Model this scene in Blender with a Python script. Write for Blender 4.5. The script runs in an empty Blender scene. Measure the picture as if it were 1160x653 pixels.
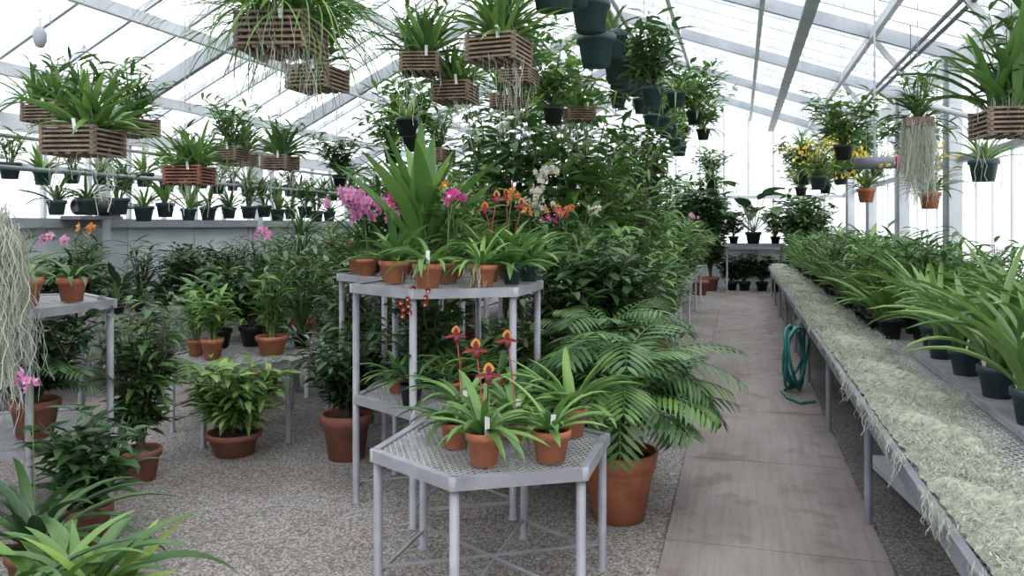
import bpy, math, random
from mathutils import Vector, Matrix
R = random.Random(11)
pi = math.pi
U = R.uniform
# ------------------------------------------------------------------ materials
def newmat(name):
    m = bpy.data.materials.new(name); m.use_nodes = True
    nt = m.node_tree
    for n in list(nt.nodes): nt.nodes.remove(n)
    out = nt.nodes.new('ShaderNodeOutputMaterial')
    return m, nt, out
def solid(name, c1, c2=None, rough=.5, metal=0., scale=8., bump=0., bscale=None, detail=4, stretch=None):
    m, nt, out = newmat(name)
    p = nt.nodes.new('ShaderNodeBsdfPrincipled')
    p.inputs['Roughness'].default_value = rough; p.inputs['Metallic'].default_value = metal
    c2 = c2 or tuple(x*.8 for x in c1)
    tc = nt.nodes.new('ShaderNodeTexCoord'); mp = nt.nodes.new('ShaderNodeMapping')
    nt.links.new(tc.outputs['Object'], mp.inputs[0])
    if stretch: mp.inputs['Scale'].default_value = stretch
    nz = nt.nodes.new('ShaderNodeTexNoise'); nz.inputs['Scale'].default_value = scale; nz.inputs['Detail'].default_value = detail
    nt.links.new(mp.outputs[0], nz.inputs['Vector'])
    rp = nt.nodes.new('ShaderNodeValToRGB')
    rp.color_ramp.elements[0].position = .35; rp.color_ramp.elements[1].position = .65
    rp.color_ramp.elements[0].color = (*c2, 1); rp.color_ramp.elements[1].color = (*c1, 1)
    nt.links.new(nz.outputs[0], rp.inputs[0]); nt.links.new(rp.outputs[0], p.inputs['Base Color'])
    if bump:
        n2 = nt.nodes.new('ShaderNodeTexNoise'); n2.inputs['Scale'].default_value = bscale or scale*4
        nt.links.new(mp.outputs[0], n2.inputs['Vector'])
        b = nt.nodes.new('ShaderNodeBump'); b.inputs['Strength'].default_value = bump; b.inputs['Distance'].default_value = .01
        nt.links.new(n2.outputs[0], b.inputs['Height']); nt.links.new(b.outputs[0], p.inputs['Normal'])
    nt.links.new(p.outputs[0], out.inputs[0])
    return m
def leafmat(name, c1, c2, tr=.25, rough=.42):
    m, nt, out = newmat(name)
    p = nt.nodes.new('ShaderNodeBsdfPrincipled'); p.inputs['Roughness'].default_value = rough
    g = nt.nodes.new('ShaderNodeNewGeometry')
    nz = nt.nodes.new('ShaderNodeTexNoise'); nz.inputs['Scale'].default_value = 3.
    tc = nt.nodes.new('ShaderNodeTexCoord'); nt.links.new(tc.outputs['Object'], nz.inputs['Vector'])
    ad = nt.nodes.new('ShaderNodeMath'); ad.operation = 'MULTIPLY_ADD'
    nt.links.new(nz.outputs[0], ad.inputs[0]); ad.inputs[1].default_value = .6
    ad2 = nt.nodes.new('ShaderNodeMath'); ad2.operation = 'MULTIPLY_ADD'
    nt.links.new(g.outputs['Random Per Island'], ad2.inputs[0]); ad2.inputs[1].default_value = .9; ad2.inputs[2].default_value = -.25
    nt.links.new(ad2.outputs[0], ad.inputs[2])
    mx = nt.nodes.new('ShaderNodeMixRGB'); mx.use_clamp = True
    mx.inputs[1].default_value = (*c1, 1); mx.inputs[2].default_value = (*c2, 1)
    nt.links.new(ad.outputs[0], mx.inputs[0]); nt.links.new(mx.outputs[0], p.inputs['Base Color'])
    t = nt.nodes.new('ShaderNodeBsdfTranslucent'); nt.links.new(mx.outputs[0], t.inputs[0])
    ms = nt.nodes.new('ShaderNodeMixShader'); ms.inputs[0].default_value = tr
    nt.links.new(p.outputs[0], ms.inputs[1]); nt.links.new(t.outputs[0], ms.inputs[2]); nt.links.new(ms.outputs[0], out.inputs[0])
    return m
def glazing(name, transp, col=(.9, .93, .95)):
    m, nt, out = newmat(name)
    a = nt.nodes.new('ShaderNodeBsdfTransparent'); a.inputs[0].default_value = (*col, 1)
    t = nt.nodes.new('ShaderNodeBsdfTranslucent'); t.inputs[0].default_value = (*col, 1)
    ms = nt.nodes.new('ShaderNodeMixShader'); ms.inputs[0].default_value = 1-transp
    nt.links.new(a.outputs[0], ms.inputs[1]); nt.links.new(t.outputs[0], ms.inputs[2]); nt.links.new(ms.outputs[0], out.inputs[0])
    return m
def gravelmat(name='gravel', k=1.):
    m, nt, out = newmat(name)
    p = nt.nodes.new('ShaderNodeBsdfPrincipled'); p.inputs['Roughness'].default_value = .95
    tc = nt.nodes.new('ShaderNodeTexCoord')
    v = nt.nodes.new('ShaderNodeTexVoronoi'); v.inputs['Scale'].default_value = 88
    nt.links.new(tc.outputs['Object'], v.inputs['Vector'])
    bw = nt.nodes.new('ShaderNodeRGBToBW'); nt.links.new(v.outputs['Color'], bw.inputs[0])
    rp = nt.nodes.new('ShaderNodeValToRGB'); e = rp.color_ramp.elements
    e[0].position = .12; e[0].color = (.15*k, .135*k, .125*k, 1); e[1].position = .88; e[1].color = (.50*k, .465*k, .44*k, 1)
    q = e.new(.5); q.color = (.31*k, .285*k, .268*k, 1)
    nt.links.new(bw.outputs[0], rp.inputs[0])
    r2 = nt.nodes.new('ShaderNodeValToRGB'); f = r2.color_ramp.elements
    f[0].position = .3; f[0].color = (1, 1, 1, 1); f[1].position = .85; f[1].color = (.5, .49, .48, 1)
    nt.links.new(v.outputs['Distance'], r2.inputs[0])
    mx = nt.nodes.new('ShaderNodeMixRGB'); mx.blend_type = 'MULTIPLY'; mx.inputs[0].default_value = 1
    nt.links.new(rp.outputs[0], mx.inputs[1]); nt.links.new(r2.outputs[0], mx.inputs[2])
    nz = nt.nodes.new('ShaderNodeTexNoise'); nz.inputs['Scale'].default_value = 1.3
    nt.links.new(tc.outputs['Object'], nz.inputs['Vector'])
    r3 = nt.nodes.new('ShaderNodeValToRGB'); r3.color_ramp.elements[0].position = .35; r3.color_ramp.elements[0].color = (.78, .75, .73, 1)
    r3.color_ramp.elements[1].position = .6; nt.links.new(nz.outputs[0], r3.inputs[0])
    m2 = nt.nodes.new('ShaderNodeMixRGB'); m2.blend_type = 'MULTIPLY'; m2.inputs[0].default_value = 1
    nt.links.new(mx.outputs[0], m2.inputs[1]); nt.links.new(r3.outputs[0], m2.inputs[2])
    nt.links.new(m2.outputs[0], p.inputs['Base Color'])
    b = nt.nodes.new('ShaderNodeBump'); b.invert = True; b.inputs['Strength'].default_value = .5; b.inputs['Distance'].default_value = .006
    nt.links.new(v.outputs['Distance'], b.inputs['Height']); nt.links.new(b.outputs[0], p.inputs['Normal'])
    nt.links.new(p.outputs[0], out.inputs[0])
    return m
def concmat():
    m, nt, out = newmat('weathered_concrete')
    p = nt.nodes.new('ShaderNodeBsdfPrincipled'); p.inputs['Roughness'].default_value = .8
    tc = nt.nodes.new('ShaderNodeTexCoord')
    def nz(sc, st, c0, c1, p0=.35, p1=.65):
        mp = nt.nodes.new('ShaderNodeMapping'); mp.inputs['Scale'].default_value = st; nt.links.new(tc.outputs['Object'], mp.inputs[0])
        n = nt.nodes.new('ShaderNodeTexNoise'); n.inputs['Scale'].default_value = sc; n.inputs['Detail'].default_value = 8; nt.links.new(mp.outputs[0], n.inputs['Vector'])
        r = nt.nodes.new('ShaderNodeValToRGB'); e = r.color_ramp.elements; e[0].position = p0; e[1].position = p1; e[0].color = (*c0, 1); e[1].color = (*c1, 1)
        nt.links.new(n.outputs[0], r.inputs[0]); return r, n
    a, _ = nz(1.6, (1.2, .6, 1), (.205, .17, .158), (.29, .25, .237), .3, .62)
    s, _ = nz(14, (3, .12, 1), (.87, .85, .84), (1, 1, 1), .35, .6)
    g, n3 = nz(90, (1, 1, 1), (.84, .84, .84), (1.0, 1.0, 1.0), .35, .6)
    st, _ = nz(3.5, (1, 1, 1), (.70, .64, .61), (1, 1, 1), .32, .45)
    cur = a.outputs[0]
    for o in (s, g, st):
        mx = nt.nodes.new('ShaderNodeMixRGB'); mx.blend_type = 'MULTIPLY'; mx.inputs[0].default_value = 1
        nt.links.new(cur, mx.inputs[1]); nt.links.new(o.outputs[0], mx.inputs[2]); cur = mx.outputs[0]
    nt.links.new(cur, p.inputs['Base Color'])
    b = nt.nodes.new('ShaderNodeBump'); b.inputs['Strength'].default_value = .25; b.inputs['Distance'].default_value = .006
    nt.links.new(n3.outputs[0], b.inputs['Height']); nt.links.new(b.outputs[0], p.inputs['Normal'])
    nt.links.new(p.outputs[0], out.inputs[0]); return m
M = {}
M['terra'] = solid('terracotta', (.50, .18, .09), (.34, .115, .06), .75, scale=9, bump=.2)
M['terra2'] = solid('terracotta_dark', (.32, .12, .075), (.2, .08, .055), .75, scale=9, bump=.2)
M['teal'] = solid('teal_plastic', (.032, .066, .07), (.022, .046, .05), .4, scale=5)
M['black'] = solid('black_plastic', (.015, .018, .018), (.01, .012, .012), .45)
M['soil'] = solid('bark_soil', (.10, .055, .035), (.03, .02, .015), .95, scale=60, bump=.8)
M['steel'] = solid('grey_painted_steel', (.32, .32, .35), (.22, .215, .24), .5, .1, scale=6, bump=.1)
M['steeld'] = solid('dark_grey_steel', (.19, .195, .225), (.13, .135, .16), .5, .1, scale=5)
M['mesh'] = solid('expanded_metal', (.58, .58, .58), (.42, .42, .42), .5, .2, scale=12)
M['alu'] = solid('white_aluminium', (.60, .62, .64), (.50, .52, .55), .55, .0, scale=3)
M['aluD'] = solid('grey_aluminium', (.34, .36, .39), (.26, .28, .31), .5, .1, scale=3)
M['pipe'] = solid('dark_pipe', (.09, .095, .11), (.06, .065, .08), .45, .2)
M['panel'] = solid('white_panel', (.66, .68, .71), (.56, .58, .62), .6, scale=2)
M['conc'] = concmat()
M['dark'] = solid('dark_plastic', (.03, .032, .036), None, .5)
M['wood'] = solid('cedar_slat', (.27, .20, .14), (.14, .10, .075), .8, scale=14, bump=.3)
M['woodr'] = solid('red_cedar_slat', (.30, .13, .08), (.18, .07, .045), .8, scale=14, bump=.3)
M['stem'] = solid('brown_stem', (.14, .10, .06), (.08, .06, .035), .85, scale=20)
M['gstem'] = solid('green_stem', (.12, .2, .05), (.08, .13, .035), .6, scale=20)
M['wire'] = solid('wire', (.3, .3, .3), None, .4, .6)
M['tag'] = solid('plant_tag', (.85, .85, .85), (.8, .8, .8), .5)
M['hose'] = solid('hose_green', (.02, .17, .15), (.015, .12, .11), .35)
M['g1'] = leafmat('leaf_mid', (.052, .14, .03), (.17, .30, .07))
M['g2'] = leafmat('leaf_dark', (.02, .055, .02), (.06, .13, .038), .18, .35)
M['g3'] = leafmat('leaf_yellowgreen', (.11, .23, .035), (.30, .42, .085))
M['g4'] = leafmat('leaf_deep', (.03, .085, .025), (.105, .20, .055), .2)
M['g6'] = leafmat('leaf_orchid_bench', (.065, .17, .035), (.23, .37, .095), .25)
M['g7'] = leafmat('leaf_cymbidium', (.06, .15, .035), (.19, .31, .08), .25, .35)
M['g5'] = leafmat('leaf_variegated', (.05, .15, .03), (.32, .46, .14), .25)
M['moss'] = leafmat('spanish_moss', (.29, .31, .25), (.60, .62, .53), .25, .9)
M['mossd'] = solid('spanish_moss_base', (.37, .38, .30), (.2, .21, .155), .95, scale=30, bump=1., bscale=80)
M['pink'] = leafmat('petal_pink', (.62, .22, .45), (.85, .5, .7), .35)
M['mag'] = leafmat('petal_magenta', (.55, .03, .25), (.75, .08, .4), .3)
M['burg'] = leafmat('petal_burgundy', (.16, .015, .03), (.35, .05, .06), .25)
M['yel'] = leafmat('petal_yellow', (.8, .55, .03), (.9, .75, .1), .35)
M['wht'] = leafmat('petal_white', (.8, .78, .75), (.9, .85, .88), .35)
M['org'] = leafmat('petal_orange', (.65, .2, .04), (.75, .38, .1), .3)
M['glass'] = glazing('frosted_glazing', .35, (.82, .85, .885))
M['glass2'] = glazing('wall_glazing', .3, (.86, .9, .93))
M['gravel'] = gravelmat()
M['gravelD'] = gravelmat('shaded_dark_gravel', .6)  # dark gravel, with the bench's shade painted into its colour
# ------------------------------------------------------------------ mesh builder
class MB:
    def __init__(s): s.v = []; s.f = []; s.m = []; s.k = []; s.sm = []
    def mi(s, mat):
        if mat not in s.k: s.k.append(mat)
        return s.k.index(mat)
    def add(s, vs, fs, mat, smooth=True):
        o = len(s.v); s.v.extend(vs); i = s.mi(mat)
        for f in fs: s.f.append([a+o for a in f]); s.m.append(i); s.sm.append(smooth)
    def box(s, c, size, mat, rz=0, mtx=None):
        hx, hy, hz = size[0]/2, size[1]/2, size[2]/2
        vs = [Vector((x, y, z)) for x in (-hx, hx) for y in (-hy, hy) for z in (-hz, hz)]
        if mtx is not None: vs = [mtx @ v for v in vs]
        elif rz: vs = [Matrix.Rotation(rz, 3, 'Z') @ v for v in vs]
        c = Vector(c)
        s.add([tuple(v+c) for v in vs], [(0, 1, 3, 2), (4, 6, 7, 5), (0, 4, 5, 1), (2, 3, 7, 6), (0, 2, 6, 4), (1, 5, 7, 3)], mat, False)
    def beam(s, a, b, w, h, mat):
        a = Vector(a); b = Vector(b); d = b-a; L = d.length; d.normalize()
        up = Vector((0, 0, 1))
        if abs(d.z) > .98: up = Vector((0, 1, 0))
        x = d.cross(up).normalized(); z = x.cross(d).normalized()
        m = Matrix((x, d, z)).transposed()
        s.box((a+b)/2, (w, L, h), mat, mtx=m)
    def lathe(s, prof, c, mat, n=20, smooth=True):
        vs = []; fs = []
        for (r, z) in prof:
            for i in range(n):
                a = 2*pi*i/n; vs.append((c[0]+r*math.cos(a), c[1]+r*math.sin(a), c[2]+z))
        for j in range(len(prof)-1):
            for i in range(n):
                k = (i+1) % n; fs.append((j*n+i, j*n+k, (j+1)*n+k, (j+1)*n+i))
        s.add(vs, fs, mat, smooth)
    def tube(s, pts, r, mat, n=6):
        pts = [Vector(p) for p in pts]; m = len(pts); vs = []; fs = []
        rr = r if isinstance(r, (list, tuple)) else [r]*m
        for i, p in enumerate(pts):
            d = (pts[min(i+1, m-1)]-pts[max(i-1, 0)])
            if d.length < 1e-7: d = Vector((0, 0, 1))
            d.normalize()
            up = Vector((0, 0, 1)) if abs(d.z) < .9 else Vector((1, 0, 0))
            x = d.cross(up).normalized(); y = d.cross(x)
            for k in range(n):
                a = 2*pi*k/n; vs.append(tuple(p+x*(rr[i]*math.cos(a))+y*(rr[i]*math.sin(a))))
        for i in range(m-1):
            for k in range(n):
                q = (k+1) % n; fs.append((i*n+k, i*n+q, (i+1)*n+q, (i+1)*n+k))
        fs.append(tuple(range(n))); fs.append(tuple((m-1)*n+k for k in range(n)))
        s.add(vs, fs, mat)
    def leafv(s, p, d, side, L, W, droop, mat, seg=5, fold=.2, shape='strap'):
        p = Vector(p); d = Vector(d).normalized(); side = Vector(side).normalized()
        st = L/seg; vs = []; fs = []
        rot = Matrix.Rotation(-droop/seg, 3, side)
        for i in range(seg+1):
            t = i/seg
            if shape == 'strap': w = W*(.5+.5*min(1, t*3.5))*max(0, 1-t**3.5)**.8
            elif shape == 'lance': w = W*max(.06*(1-t), math.sin(pi*t**.85))**.9
            elif shape == 'grass': w = W*(1-t)**.7
            else: w = W*max(.04*(1-t), math.sin(pi*t**.62))**.7
            w = max(w, .0008)*.5
            nrm = side.cross(d)
            vs.append(tuple(p-side*w+nrm*(w*fold))); vs.append(tuple(p-nrm*(w*fold))); vs.append(tuple(p+side*w+nrm*(w*fold)))
            p = p+d*st; d = rot @ d
        for i in range(seg):
            o = i*3; fs += [(o, o+1, o+4, o+3), (o+1, o+2, o+5, o+4)]
        s.add(vs, fs, mat)
        return p
    def leaf(s, p, az, el, L, W, droop, mat, seg=5, fold=.2, shape='strap', twist=0):
        d = Vector((math.cos(az)*math.cos(el), math.sin(az)*math.cos(el), math.sin(el)))
        side = Vector((math.sin(az), -math.cos(az), 0))
        if twist: side = Matrix.Rotation(twist, 3, d) @ side
        return s.leafv(p, d, side, L, W, droop, mat, seg, fold, shape)
    def mesh(s, name):
        me = bpy.data.meshes.new(name); me.from_pydata(s.v, [], s.f)
        for k in s.k: me.materials.append(M[k])
        me.polygons.foreach_set('material_index', s.m); me.polygons.foreach_set('use_smooth', s.sm)
        me.update(); return me
    def obj(s, name, loc=(0, 0, 0), rz=0, sc=1):
        return put(s.mesh(name), name, loc, rz, sc)
def put(me, name, loc, rz=0, sc=1):
    o = bpy.data.objects.new(name, me); bpy.context.scene.collection.objects.link(o)
    o.location = loc; o.rotation_euler = (0, 0, rz); o.scale = (sc, sc, sc) if not isinstance(sc, tuple) else sc
    return o
# ------------------------------------------------------------------ plant parts
def pot(mb, r, h, mat, x=0, y=0, z=0, n=22):
    mb.lathe([(0.001, 0), (r*.68, 0), (r*.88, h*.76), (r*.99, h*.77), (r, h*.98), (r*.95, h), (r*.87, h*.98), (r*.84, h*.84)], (x, y, z), mat, n)
    mb.lathe([(r*.86, h*.86), (r*.5, h*.9), (.001, h*.91)], (x, y, z), 'soil', n)
def tag(mb, x, y, z, az, h=.09):
    m = Matrix.Rotation(az, 3, 'Z') @ Matrix.Rotation(.25, 3, 'X')
    mb.box((x, y, z+h/2), (.02, .002, h), 'tag', mtx=m)
def rosette(mb, p, n, L, W, mat, el=(.5, 1.3), droop=(1., 1.8), shape='strap', rad=.02, seg=6, fold=.25, fan=None):
    for i in range(n):
        az = i*2.4+U(-.3, .3) if fan is None else fan+(0 if i % 2 else pi)+U(-.45, .45)
        l = L*U(.65, 1.1)
        mb.leaf((p[0]+math.cos(az)*rad*U(0, 1), p[1]+math.sin(az)*rad*U(0, 1), p[2]), az, U(*el), l, W*U(.8, 1.15), U(*droop), mat, seg, fold, shape, U(-.3, .3))
def cane(mb, p, n, H, L, W, mat, spread=.35, nl=9, shape='lance', stem='gstem', sr=.006):
    for i in range(n):
        az = i*2.4+U(-.4, .4); lean = U(.05, spread); h = H*U(.7, 1.1); pts = []
        for k in range(6):
            t = k/5; pts.append((p[0]+math.cos(az)*(.02+lean*h*t**1.5), p[1]+math.sin(az)*(.02+lean*h*t**1.5), p[2]+h*t))
        mb.tube(pts, [sr, sr*1.1, sr, sr*.9, sr*.7, sr*.4], stem, 5)
        for k in range(nl):
            t = .25+.75*k/(nl-1); f = t*5; a = int(min(4, f)); u = f-a
            q = Vector(pts[a]).lerp(Vector(pts[a+1]), u)
            mb.leaf(q, az+k*2.5+U(-.4, .4), U(.1, .9), L*U(.7, 1.1), W*U(.8, 1.1), U(.4, 1.3), mat, 4, .2, shape, U(-.3, .3))
def frond(mb, p, az, el, L, droop, mat, nl=16, ll=.2, lw=.018, seg=16, stem='gstem', ang=.9):
    d = Vector((math.cos(az)*math.cos(el), math.sin(az)*math.cos(el), math.sin(el))); side = Vector((math.sin(az), -math.cos(az), 0))
    rot = Matrix.Rotation(-droop/seg, 3, side); p = Vector(p); pts = [p.copy()]
    for i in range(seg):
        p = p+d*(L/seg); d = rot @ d; pts.append(p.copy())
        t = (i+1)/seg
        if t > .22:
            l = ll*math.sin(pi*min(1, (t-.1)/.95))**.6*1.0+.02
            for sg in (-1, 1):
                dd = (d*math.cos(ang)+side*sg*math.sin(ang)+Vector((0, 0, -.12))).normalized()
                sd = dd.cross(side.cross(d)).normalized()
                mb.leafv(p, dd, sd, l*U(.85, 1.1), lw, .5, mat, 3, .15, 'lance')
    mb.tube(pts, [.005*(1-.8*i/seg) for i in range(seg+1)], stem, 4)
def palm(mb, p, n, L, mat='g4', ll=.22, lw=.022, el=(.7, 1.4), droop=(1.2, 2.0)):
    for i in range(n): frond(mb, p, i*2.4+U(-.3, .3), U(*el), L*U(.7, 1.1), U(*droop), mat, ll=ll, lw=lw)
def bush(mb, p, H, spread, ns, nl, L, W, mat, shape='ovate', sr=.008, stem='stem', z0=.2):
    for i in range(ns):
        az = i*2.4+U(-.5, .5); sp = spread*math.sqrt(U(.02, 1)); h = H*U(.6, 1.05); pts = []
        for k in range(7):
            t = k/6; pts.append(Vector((p[0]+math.cos(az)*sp*t**1.2+U(-.02, .02), p[1]+math.sin(az)*sp*t**1.2+U(-.02, .02), p[2]+h*t)))
        mb.tube(pts, [sr*(1-.12*k) for k in range(7)], stem, 4)
        for k in range(nl):
            t = U(z0, 1); f = t*6; a = int(min(5, f)); q = pts[a].lerp(pts[a+1], f-a)
            az2 = U(0, 2*pi)
            q2 = q+Vector((math.cos(az2), math.sin(az2), .3))*U(.0, L*.5)
            mb.leaf(q2, az2, U(-.2, .7), L*U(.6, 1.15), W*U(.7, 1.1), U(.3, 1.3), mat, 3, .18, shape, U(-.4, .4))
def flower(mb, p, face, r, mat, lip=None, n=5):
    face = Vector(face).normalized(); up = Vector((0, 0, 1)); x = face.cross(up)
    if x.length < .1: x = Vector((1, 0, 0))
    x.normalize(); y = x.cross(face).normalized()
    for i in range(n):
        a = pi/2+2*pi*i/n; d = x*math.cos(a)+y*math.sin(a); sd = -(x*-math.sin(a)+y*math.cos(a))
        mb.leafv(p, d+face*.25, sd, r, r*.75, .5, mat, 3, .1, 'ovate')
    if lip: mb.leafv(Vector(p)+face*.004, -y*.6+face, x, r*.7, r*.6, 1.2, lip, 3, .3, 'ovate')
def spray(mb, p, az, H, out, n, r, mat, lip=None, start=.5, br=0):
    pts = []
    for k in range(9):
        t = k/8; pts.append(Vector((p[0]+math.cos(az)*out*t*t, p[1]+math.sin(az)*out*t*t, p[2]+H*math.sin(t*pi*.62)/math.sin(pi*.5))))
    mb.tube(pts, .003, 'gstem', 4)
    for k in range(n):
        t = start+(1-start)*k/max(1, n-1); f = t*8; a = int(min(7, f)); q = pts[a].lerp(pts[a+1], f-a)
        az2 = U(0, 2*pi); q = q+Vector((math.cos(az2), math.sin(az2), U(-.3, .5)))*(r*.6+br*U(0, 1))
        flower(mb, q, (math.cos(az2), math.sin(az2)-.5, U(-.2, .3)), r*U(.8, 1.1), mat, lip)
def slipper(mb, p, H, az, lean=.06, k=.8):
    q = Vector((p[0]+math.cos(az)*lean, p[1]+math.sin(az)*lean, p[2]+H))
    mb.tube([p, (p[0]+math.cos(az)*lean*.4, p[1]+math.sin(az)*lean*.4, p[2]+H*.6), q], .0035, 'burg', 5)
    f = Vector((math.sin(az*3)*.6, -1, 0)).normalized(); x = f.cross(Vector((0, 0, 1))).normalized(); y = Vector((0, 0, 1))
    mb.leafv(q, y+f*.1, x, .06*k, .055*k, .3, 'org', 4, .2, 'ovate'); mb.leafv(q+f*.003, y+f*.1, x, .045*k, .03*k, .3, 'burg', 4, .2, 'ovate')
    mb.leafv(q, x-y*.25, y, .075*k, .02*k, .4, 'burg', 4, .1, 'lance'); mb.leafv(q, -x-y*.25, -y, .075*k, .02*k, .4, 'burg', 4, .1, 'lance')
    mb.lathe([(.001, -.05*k), (.013*k, -.042*k), (.019*k, -.025*k), (.017*k, -.008*k), (.013*k, 0)], tuple(q+f*.02), 'burg', 10)
    mb.leafv(q, -y+f*.1, x, .045*k, .03*k, .2, 'g3', 3, .2, 'ovate')
def strand(mb, p, L, w, seg=8, wig=.4, d=(0, 0, -1), mat='moss'):
    p = Vector(p); d = Vector(d); vs = []; fs = []; a = U(0, pi); sx = Vector((math.cos(a), math.sin(a), 0))*w*.5
    for i in range(seg+1):
        vs.append(tuple(p-sx)); vs.append(tuple(p+sx))
        dd = (d+Vector((U(-wig, wig), U(-wig, wig), U(-wig, wig)*.5))).normalized(); p = p+dd*(L/seg)
    for i in range(seg): fs.append((2*i, 2*i+1, 2*i+3, 2*i+2))
    mb.add(vs, fs, mat)
def mosshang(mb, c, n, rad, L, w=.004, wig=.45):
    for i in range(n):
        a = U(0, 2*pi); r = rad*math.sqrt(U(0, 1)); l = L*U(.4, 1.0)*(1-.3*r/rad)
        strand(mb, (c[0]+math.cos(a)*r, c[1]+math.sin(a)*r, c[2]+U(-.05, .03)), l, w, 11, wig)
def basket(mb, w, h, mat='wood', z=0, n=5):
    st = h/(2*n); t = st*.9
    for i in range(n):
        z1 = z+st*(2*i+.5)
        for sg in (-1, 1):
            mb.box((sg*(w/2-.015), 0, z1), (.018, w, t), mat); mb.box((0, sg*(w/2-.015), z1+st), (w, .018, t), mat)
    for i in range(5): mb.box((-w/2+.03+i*(w-.06)/4, 0, z+.008), (.03, w-.03, .01), mat)
    mb.box((0, 0, z+h*.5), (w-.05, w-.05, h*.8), 'soil')
def wires(mb, w, z0, z1):
    for sx in (-1, 1):
        for sy in (-1, 1): mb.tube([(sx*(w/2-.015), sy*(w/2-.015), z0), (0, 0, z0+.45)], .0018, 'wire', 4)
    mb.tube([(0, 0, z0+.45), (0, 0, z1)], .0025, 'wire', 4)
# ------------------------------------------------------------------ building shell
XL, XR, YN, YF = -7.0, 2.5, -3.0, 21.0
RX, RZ, ZEL, ZER = -2.0, 5.2, 2.7, 3.62
def roofz(x): return RZ+(x-RX)*(RZ-ZEL)/(RX-XL) if x < RX else RZ-(x-RX)*(RZ-ZER)/(XR-RX)
b = MB(); b.box(((XL+XR)/2, (YN+YF)/2, -.05), (XR-XL+.4, YF-YN+.4, .1), 'gravel'); b.obj('floor')
b = MB(); b.box((0, 0, -.16), (120, 120, .1), 'gravel'); b.obj('outside_ground')
b = MB(); b.box((1.5, 9, .004), (1.62, 23.6, .008), 'gravelD'); b.obj('shaded_dark_gravel_strip')  # dark ground under the long bench, its colour also standing in for shade
b = MB(); y = -.43
while y < 19.2:
    b.box((.155, y+.745, .012), (1.03, 1.483, .024), 'conc'); y += 1.49
b.obj('concrete_walkway')
b = MB(); y = 2.
while y < 19:
    b.box((-5.15, y+.9, .012), (.75, 1.79, .024), 'conc'); y += 1.8
b.obj('concrete_side_path')
b = MB()
b.add([(XL, YN, ZEL), (XL, YF, ZEL), (RX, YF, RZ), (RX, YN, RZ)], [(0, 1, 2, 3)], 'glass', False)
b.add([(RX, YN, RZ), (RX, YF, RZ), (XR, YF, ZER), (XR, YN, ZER)], [(0, 1, 2, 3)], 'glass', False)
b.obj('ceiling')
# framing
b = MB(); y = YN; i = 0
while y <= YF+.01:
    heavy = (i % 5 == 2)
    w, h = (.07, .16) if heavy else (.035, .06)
    mt = 'aluD' if heavy else 'alu'
    b.beam((XL, y, ZEL-h/2-.01), (RX, y, RZ-h/2-.01), w, h, mt)
    b.beam((RX, y, RZ-h/2-.01), (XR, y, ZER-h/2-.01), w, h, mt)
    y += .6; i += 1
b.obj('roof_rafters')
b = MB()
for x in (-6.2, -5.2, -4.1, -3.1): b.beam((x, YN, roofz(x)-.13), (x, YF, roofz(x)-.13), .06, .11, 'alu')
for x in (-.95, .25, 1.5): b.beam((x, YN, roofz(x)-.13), (x, YF, roofz(x)-.13), .06, .11, 'alu')
b.beam((RX, YN, RZ-.12), (RX, YF, RZ-.12), .1, .2, 'alu')
b.beam((XL+.06, YN, ZEL-.08), (XL+.06, YF, ZEL-.08), .12, .16, 'alu'); b.beam((XR-.06, YN, ZER-.1), (XR-.06, YF, ZER-.1), .14, .2, 'alu')
b.obj('roof_purlins')
b = MB(); y = 1.35
while y < YF:
    b.box((XR-.1, y, ZER/2), (.14, .2, ZER), 'alu'); b.box((XR-.19, y, ZER/2), (.04, .08, ZER), 'aluD')
    b.beam((XR-.15, y, 2.75), (XR-.95, y, roofz(XR-.95)-.15), .05, .06, 'alu')
    b.box((XL+.08, y, ZEL/2), (.1, .12, ZEL), 'alu'); y += 3.
b.obj('wall_posts')
# walls
b = MB(); b.box((XL, (YN+YF)/2, .8), (.06, YF-YN, 1.6), 'panel')
y = YN
while y < YF: b.box((XL+.04, y, .8), (.03, .05, 1.6), 'alu'); y += 1.2
b.add([(XL, YN, 1.6), (XL, YF, 1.6), (XL, YF, ZEL), (XL, YN, ZEL)], [(0, 1, 2, 3)], 'glass2', False)
b.box((XL+.06, (YN+YF)/2, 1.62), (.12, YF-YN, .1), 'aluD'); b.box((XL+.05, (YN+YF)/2, 2.2), (.05, YF-YN, .04), 'alu')
y = YN
while y < YF: b.box((XL+.03, y, 2.15), (.05, .04, 1.1), 'alu'); y += .6
b.obj('wall_left')
b = MB(); b.box((XR, (YN+YF)/2, .5), (.06, YF-YN, 1.0), 'panel')
b.add([(XR, YN, 1.0), (XR, YF, 1.0), (XR, YF, ZER), (XR, YN, ZER)], [(0, 1, 2, 3)], 'glass2', False)
y = YN+.15
while y < YF: b.box((XR-.02, y, 1.8), (.02, .022, 3.6), 'panel'); y += .6
for z in (1.02, 2.35): b.box((XR-.05, (YN+YF)/2, z), (.07, YF-YN, .07), 'aluD')
b.obj('wall_right')
for nm, yy in (('wall_back', YF), ('wall_front', YN)):
    b = MB(); b.box(((XL+XR)/2, yy, .5), (XR-XL, .06, 1.0), 'panel')
    b.add([(XL, yy, 1), (XR, yy, 1), (XR, yy, ZER), (RX, yy, RZ), (XL, yy, ZEL)], [(0, 1, 2, 3, 4)], 'glass2', False)
    x = XL
    while x < XR: b.box((x, yy-.03 if yy > 0 else yy+.03, (1+roofz(x))/2), (.045, .05, roofz(x)-1), 'alu'); x += .6
    for z in (1.02, 2.3): b.box(((XL+XR)/2, yy-.05 if yy > 0 else yy+.05, z), (XR-XL, .07, .08), 'alu')
    b.obj(nm)
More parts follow.
